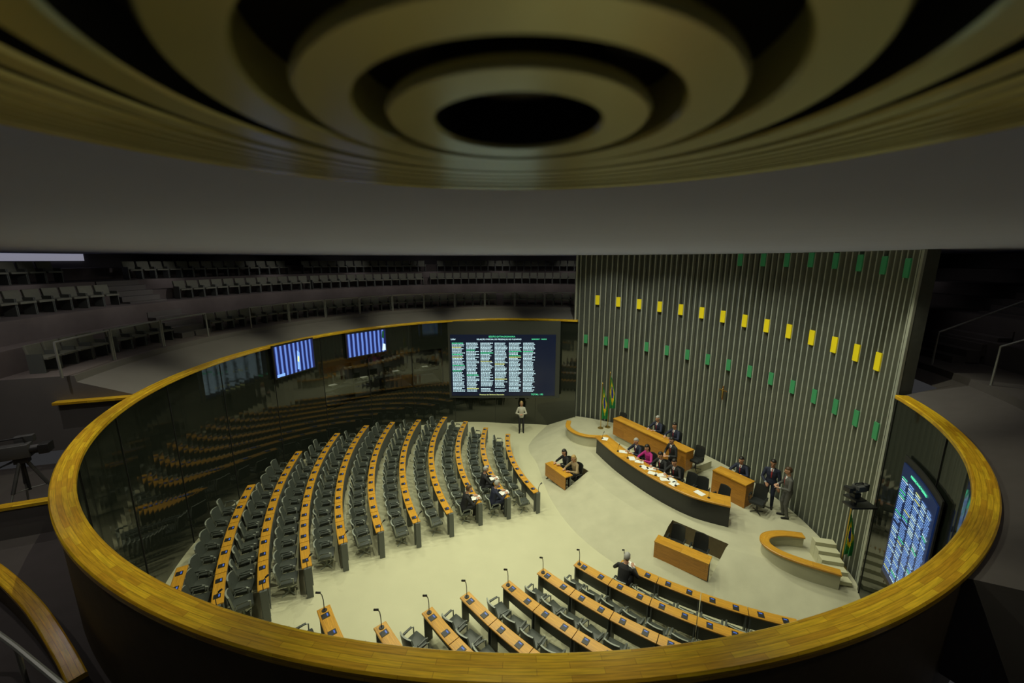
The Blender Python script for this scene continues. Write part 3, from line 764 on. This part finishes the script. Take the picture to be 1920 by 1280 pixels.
for i,(a0,a1,z0,z1,lab) in enumerate(((165.8,154.0,4.52,5.74,'wall monitor showing blue vertical stripes and a hanging flag'),(144.6,132,4.55,5.65,'wall monitor showing blue vertical stripes with bright edge'))):
    c,W,rz=flat_between(8.75,a0,a1); H=z1-z0
    r_=empty('monitor',(c.x,c.y,(z0+z1)/2),rz,label=lab,cat='monitor',group='hanging monitors')
    ob('frame',MB().box((0,.05,0),(W,.08,H),'blackplast',bev=.01).mesh('frame'),r_)
    ob('screen',MB().quad([(-W/2+.05,.005,-H/2+.05),(W/2-.05,.005,-H/2+.05),(W/2-.05,.005,H/2-.05),(-W/2+.05,.005,H/2-.05)],'monpic').mesh('scr',fix=False),r_)
    b=MB()
    if i==0:
        b.quad([(0.05,.0,-H/2+.15),(.17,.0,-H/2+.12),(.20,.0,H/2-.45),(.10,.0,H/2-.35)],'txtb'); b.quad([(0.08,-.002,-.15),(.15,-.002,-.2),(.17,-.002,.0),(.11,-.002,.05)],'txty')
        b.quad([(-W/2+.08,.0,-H/2+.06),(-.5,.0,-H/2+.06),(-.5,.0,-H/2+.16),(-W/2+.08,.0,-H/2+.16)],'txtb')
    else:
        b.quad([(W/2-.26,.0,-H/2+.1),(W/2-.08,.0,-H/2+.1),(W/2-.08,.0,-H/2+.38),(W/2-.2,.0,-H/2+.42)],'txtw')
        b.quad([(W/2-.24,.0,H/2-.4),(W/2-.14,.0,H/2-.45),(W/2-.12,.0,H/2-.12),(W/2-.2,.0,H/2-.1)],'flaggreen')
    ob('flag_picture',b.mesh('fp',fix=False),r_)
    ob('bracket',MB().box((0,.14,0),(.12,.14,.12),'blackplast').mesh('br'),r_)
# curved side board on the glass wall
CR=8.96; mid=-30.4; Wd=1.8; Hd=2.6
r_=empty('side_voting_board',(CX,CY,3.22),0,label='tall curved electronic name board on the dark glass wall',cat='screen')
def bend(me,r0=CR):
    for v in me.vertices:
        a=rad(mid)-v.co.x/r0*1.0; rr=r0+v.co.y
        v.co=Vector((rr*math.cos(a),rr*math.sin(a),v.co.z))
    return me
def gridbox(W,H,y0,y1,k,n=16):
    b=MB(); b.sweep([(y0,-H/2),(y1,-H/2),(y1,H/2),(y0,H/2)],[(-W/2+W*i/n,0) for i in range(n+1)],k); return b
ob('frame',bend(gridbox(Wd+.14,Hd+.3,.02,.045,'blackplast').mesh('frame')),r_)
ob('screen',bend(gridbox(Wd,Hd,-.005,.03,'screenblue').mesh('screen')),r_)
mb=MB(); list_lines(Wd-.12,Hd-.4,5,46,mb,-.014,-Wd/2+.07,Hd/2-.30,9,('txtb','txtb','txtb','txtw'),.012); ob('name_list',bend(mb.mesh('names',fix=False)),r_)
ob('heading',bend(text_mesh('PRESENÇAS NO PLENÁRIO',.07,'txtg',Vector((-Wd/2+.4,-.014,Hd/2-.14)),RX)),r_)
# ------------------------------------------------------------------ flags, crucifix
def flag(loc,h,rz,lab,wd=1.):
    r_=empty('flag',loc,rz,label=lab,cat='flag',group='flags on poles')
    b=MB().tube([(0,0,0),(0,0,h)],.018,'gold',8); b.lathe([(.001,.03),(.13,.03),(.14,0)],'gold',n=16); b.lathe([(.001,h+.10),(.03,h+.05),(.02,h),(.001,h-.01)],'gold',n=10); ob('pole',b.mesh('pole',True),r_)
    vs=[];nx,nz=16,22; top_=h-.05; Hf=min(1.7,h-.5)
    for i in range(nz+1):
        u=i/nz
        for j in range(nx+1):
            t=j/nx; w=(.08+.22*math.sin(min(1,u*1.15)*math.pi*.5))*wd
            x=t*w; y=.045*math.sin(t*14+u*2)*(0.4+u); vs.append((x+.01,y,top_-Hf*u-.25*t*(1-u)*.8))
    g=MB(); ff={'flaggreen':[],'flagyellow':[],'flagblue':[]}
    for i in range(nz):
        for j in range(nx):
            u=(i+.5)/nz; t=(j+.5)/nx; d=abs(u-.5)/.42+abs(t-.5)/.45; k='flaggreen'
            if d<1: k='flagyellow'
            if math.hypot((u-.5)*1.0,(t-.5)*1.0)<.19: k='flagblue'
            a=i*(nx+1)+j; ff[k].append([a,a+1,a+nx+2,a+nx+1])
    for k in ff: g.add(vs,ff[k],k)
    ob('cloth',g.mesh('cloth',True,fix=False),r_)
flag((4.72,18.55,PZ),2.75,rad(-10),'green and yellow national flag hanging from a gilt pole')
flag((4.35,18.45,PZ),2.25,rad(-20),'green and yellow national flag drooping on a shorter pole')
flag((8.82,9.35,PZ),1.75,rad(-60),'furled green and yellow flag standing beside slatted wall',.6)
p=pol(9.1,24.4); r_=empty('crucifix',(p.x,p.y,3.5),rad(24.4+90),label='small wooden crucifix with gilt figure on metal wall',cat='crucifix')
b=MB().box((0,0,0),(.05,.03,.56),'crosswood'); b.box((0,0,.1),(.34,.03,.05),'crosswood'); ob('cross',b.mesh('cross'),r_)
b=MB().tube([(0,.03,.12),(0,.035,-.2)],.026,'gold',8,r2=.014); b.tube([(-.13,.03,.13),(0,.03,.09),(.13,.03,.13)],.014,'gold',6); b.lathe([(.001,.19),(.024,.17),(.001,.145)],'gold',c=(0,.035,0),n=8); ob('figure',b.mesh('fig'),r_)
# ------------------------------------------------------------------ video cameras
def vcam(loc,rz,s=1.,lab='',tripod=1.4):
    r_=empty('video_camera',loc,rz,label=lab,cat='video camera'); h=tripod
    b=MB(); b.box((0,-.08,h+.17),(.17*s,.40*s,.22*s),'cambody',bev=.02); b.box((0,-.33*s,h+.17),(.12*s,.12*s,.2*s),'blackplast',bev=.01); b.tube([(0,.10*s,h+.17),(0,.24*s,h+.17)],.075*s,'blackplast',14); b.box((0,.29*s,h+.17),(.2*s,.12*s,.15*s),'blackplast',bev=.01)
    ob('body',b.mesh('body',True),r_)
    b=MB(); b.tube([(0,-.22*s,h+.28*s),(0,-.2*s,h+.36*s),(0,.06*s,h+.37*s),(0,.08*s,h+.28*s)],.016,'blackplast',6); b.box((-.14*s,.03,h+.30*s),(.10*s,.22*s,.11*s),'cambody',bev=.01); ob('viewfinder',b.mesh('vf'),r_)
    b=MB(); b.box((0,0,h),(.13,.18,.1),'blackplast',bev=.01)
    if tripod>.8:
        b.tube([(.05,-.1,h),(.12,-.55,h-.15)],.013,'blackplast',6); b.tube([(-.05,-.1,h),(-.14,-.45,h-.18)],.013,'blackplast',6); b.tube([(0,0,h-.05),(0,0,h*.45)],.025,'blackplast',8)
        ob('head',b.mesh('head'),r_)
        for k in range(3):
            a=rad(90+120*k); b=MB(); b.tube([(.05*math.cos(a),.05*math.sin(a),h-.03),(.24*math.cos(a),.24*math.sin(a),h*.5)],.026,'cambody',6); b.tube([(.24*math.cos(a),.24*math.sin(a),h*.5),(.46*math.cos(a),.46*math.sin(a),.015)],.016,'steel',6); b.tube([(.24*math.cos(a),.24*math.sin(a),h*.5),(0,0,h*.48)],.01,'steel',6)
            ob('tripod_leg',b.mesh('leg'),r_)
    else:
        b.box((0,0,h-.08),(.3,.3,.04),'blackplast'); b.box((0,0,(h-.08)/2),(.08,.08,max(.05,h-.08)),'blackplast'); ob('head',b.mesh('head'),r_)
    return r_
vcam((-8.62,6.5,4.2),rad(-60),1.1,'television camera on black tripod outside the timber rail',1.05)
vcam((8.10,8.55,3.02),rad(100),.8,'television camera on a small bracket beside metal wall',.25)
ob('camera_shelf',MB().box((8.25,8.55,3.0),(.6,.3,.04),'blackplast').mesh('shelf'),None,label='black bracket shelf carrying a video camera',cat='shelf')
# ------------------------------------------------------------------ gallery seats and handrails
b=MB(); b.box((0,.05,.40),(.46,.42,.07),'fabric',bev=.02); b.box((0,-.17,.60),(.46,.07,.36),'fabric',bev=.02,rx=rad(10))
for sx in (-1,1): b.box((sx*.245,0,.27),(.03,.34,.54),'post')
gs=b.mesh('gallery_seat')
def gseat(a,r_,z):
    p=pol(r_,a); o=ob('gallery_seat',gs,None,(p.x,p.y,z),rad(a+90),label='dim olive-grey fixed gallery seat in a curved row',cat='chair',group='spectator gallery seats'); o.scale=(.85,.85,.82); return o
for r_,z,rng in ((11.1,6.2,((71.5,80.5),(81.5,94),(95,108),(109,122),(123,136),(137,150),(151,166.5),(174.5,184),(185.5,195))),(12.75,7.3,((71.5,112),(114,140),(141,166.5),(174.5,195))),(14.4,8.0,((73,110),(112,140),(142,166.5),(175,195)))):
    st=math.degrees(.455/r_)
    for a0,a1 in rng:
        a=a0+st/2
        while a<a1: gseat(a,r_,z); a+=st
def handrail(r_,a0,a1,z,h=.78):
    pts=[]
    for i in range(9):
        a=a0+(a1-a0)*i/8; p=pol(r_,a); pts.append((p.x,p.y,z+h))
    s=[(pts[0][0],pts[0][1],z),(pts[0][0],pts[0][1],z+h-.06)]; e=[(pts[-1][0],pts[-1][1],z+h-.06),(pts[-1][0],pts[-1][1],z)]
    b=MB().tube(s+pts[0:]+e,.024,'steel',8)
    return ob('handrail',b.mesh('handrail',True),None,label='grey tubular steel handrail in front of gallery seats',cat='handrail',group='gallery handrails')
a=72
while a<195:
    w=9.0
    if not (165<a+w/2<175): handrail(10.35,a,a+w-.3,6.19)
    a+=w
def sloperail(a,r0,z0,r1,z1):
    p=pol(r0,a);q=pol(r1,a); h=.8
    b=MB().tube([(p.x,p.y,z0),(p.x,p.y,z0+h),(q.x,q.y,z1+h),(q.x,q.y,z1)],.022,'steel',8)
    ob('handrail',b.mesh('handrail',True),None,label='sloping grey steel handrail beside dark stairs',cat='handrail',group='stair handrails')
sloperail(-21,10.3,6.2,13.8,8.0); sloperail(-11.5,10.3,6.2,13.8,8.0)
lr=[(-5.75,3.62),(-4.9,3.28),(-4.0,2.9)]
b=MB().tube([(lr[0][0],lr[0][1],4.2),(lr[0][0],lr[0][1],4.95),(lr[1][0],lr[1][1],4.95),(lr[2][0],lr[2][1],4.95),(lr[2][0],lr[2][1],4.2)],.024,'steel',8); b.tube([(lr[1][0],lr[1][1],4.95),(lr[1][0],lr[1][1],4.2)],.02,'steel',8)
ob('handrail',b.mesh('handrail',True),None,label='grey steel handrail along the walkway outside the drum wall',cat='handrail')
# ------------------------------------------------------------------ lights
def spot(x,y,z,e,tx,ty,tz,ang=110,bl=.6,col=(.98,1,.72),r=0.):
    l=bpy.data.lights.new('room_and_fill_spot','SPOT'); l.energy=e; l.spot_size=rad(ang); l.spot_blend=bl; l.color=col; l.shadow_soft_size=r
    o=bpy.data.objects.new('room_and_fill_spot',l); COL.objects.link(o); o.location=(x,y,z)
    d=Vector((tx-x,ty-y,tz-z)); o.rotation_euler=d.to_track_quat('-Z','Y').to_euler()
for r_,n_,e in ((2.2,4,390),(5.2,8,380)):
    for i in range(n_):
        a=360*i/n_+20; p=pol(r_,a); spot(p.x,p.y,8.86,e,p.x,p.y,0,125,.7)
for a in (60,42,24,6,-10): 
    p=pol(6.2,a); q=pol(9.1,a); spot(p.x,p.y,8.86,230,q.x,q.y,3.5,100,.9,(.97,1,.82))
for a in range(100,341,24):  # fill spots added to brighten the timber rail, no fixtures behind them
    p=pol(7.9,a); q=pol(9.1,a); spot(p.x,p.y,8.86,115,q.x,q.y,5.7,70,.8,(1,.98,.7))
for i in range(14):  # added fill aimed outward to lift the gallery seats and terraces
    a=76+i*8.8; p=pol(10.3,a); q=pol(12.9,a); spot(p.x,p.y,8.88,34,q.x,q.y,6.9,72,.9,(1,.95,.9))
    if i%2==0:
        p=pol(12.3,a); q=pol(15.3,a); spot(p.x,p.y,8.88,16,q.x,q.y,7.7,56,.9,(1,.95,.92))
for a in (-52,-38,-24,-8,8,22):  # weak added fill so the side and rear gallery is not black
    p=pol(10.3,a); q=pol(12.9,a); spot(p.x,p.y,8.88,12,q.x,q.y,6.9,72,.9,(1,.93,.95))
    p=pol(12.3,a); q=pol(15.3,a); spot(p.x,p.y,8.88,7,q.x,q.y,7.7,56,.9,(1,.93,.95))
for a,e in ((203,70),(216,70),(228,50),(300,25),(322,25),(338,10)):  # added fill over the walkway, brings up the tripod and drum wall
    p=pol(10.6,a); spot(p.x,p.y,8.88,e,p.x,p.y,0,130,.8,(1,.93,.85))
for i in range(4):
    p=pol(9.9,B0+(B1-B0)*(i+.5)/4); spot(p.x,p.y,4.36,16,p.x,p.y,0,150,.8,(1,.97,.85))
w=bpy.data.worlds.new('w'); sc.world=w; w.use_nodes=True; w.node_tree.nodes['Background'].inputs[0].default_value=(.5,.5,.52,1); w.node_tree.nodes['Background'].inputs[1].default_value=.05
# ------------------------------------------------------------------ camera
cam=bpy.data.cameras.new('Camera'); co=bpy.data.objects.new('Camera',cam); COL.objects.link(co)
co.location=(0,0,8.7); co.rotation_euler=(rad(90-11.525),0,0); cam.sensor_width=36; cam.lens=752*36/1920; cam.clip_start=.01
cam.dof.use_dof=True; cam.dof.focus_distance=13; cam.dof.aperture_fstop=2.2
sc.camera=co
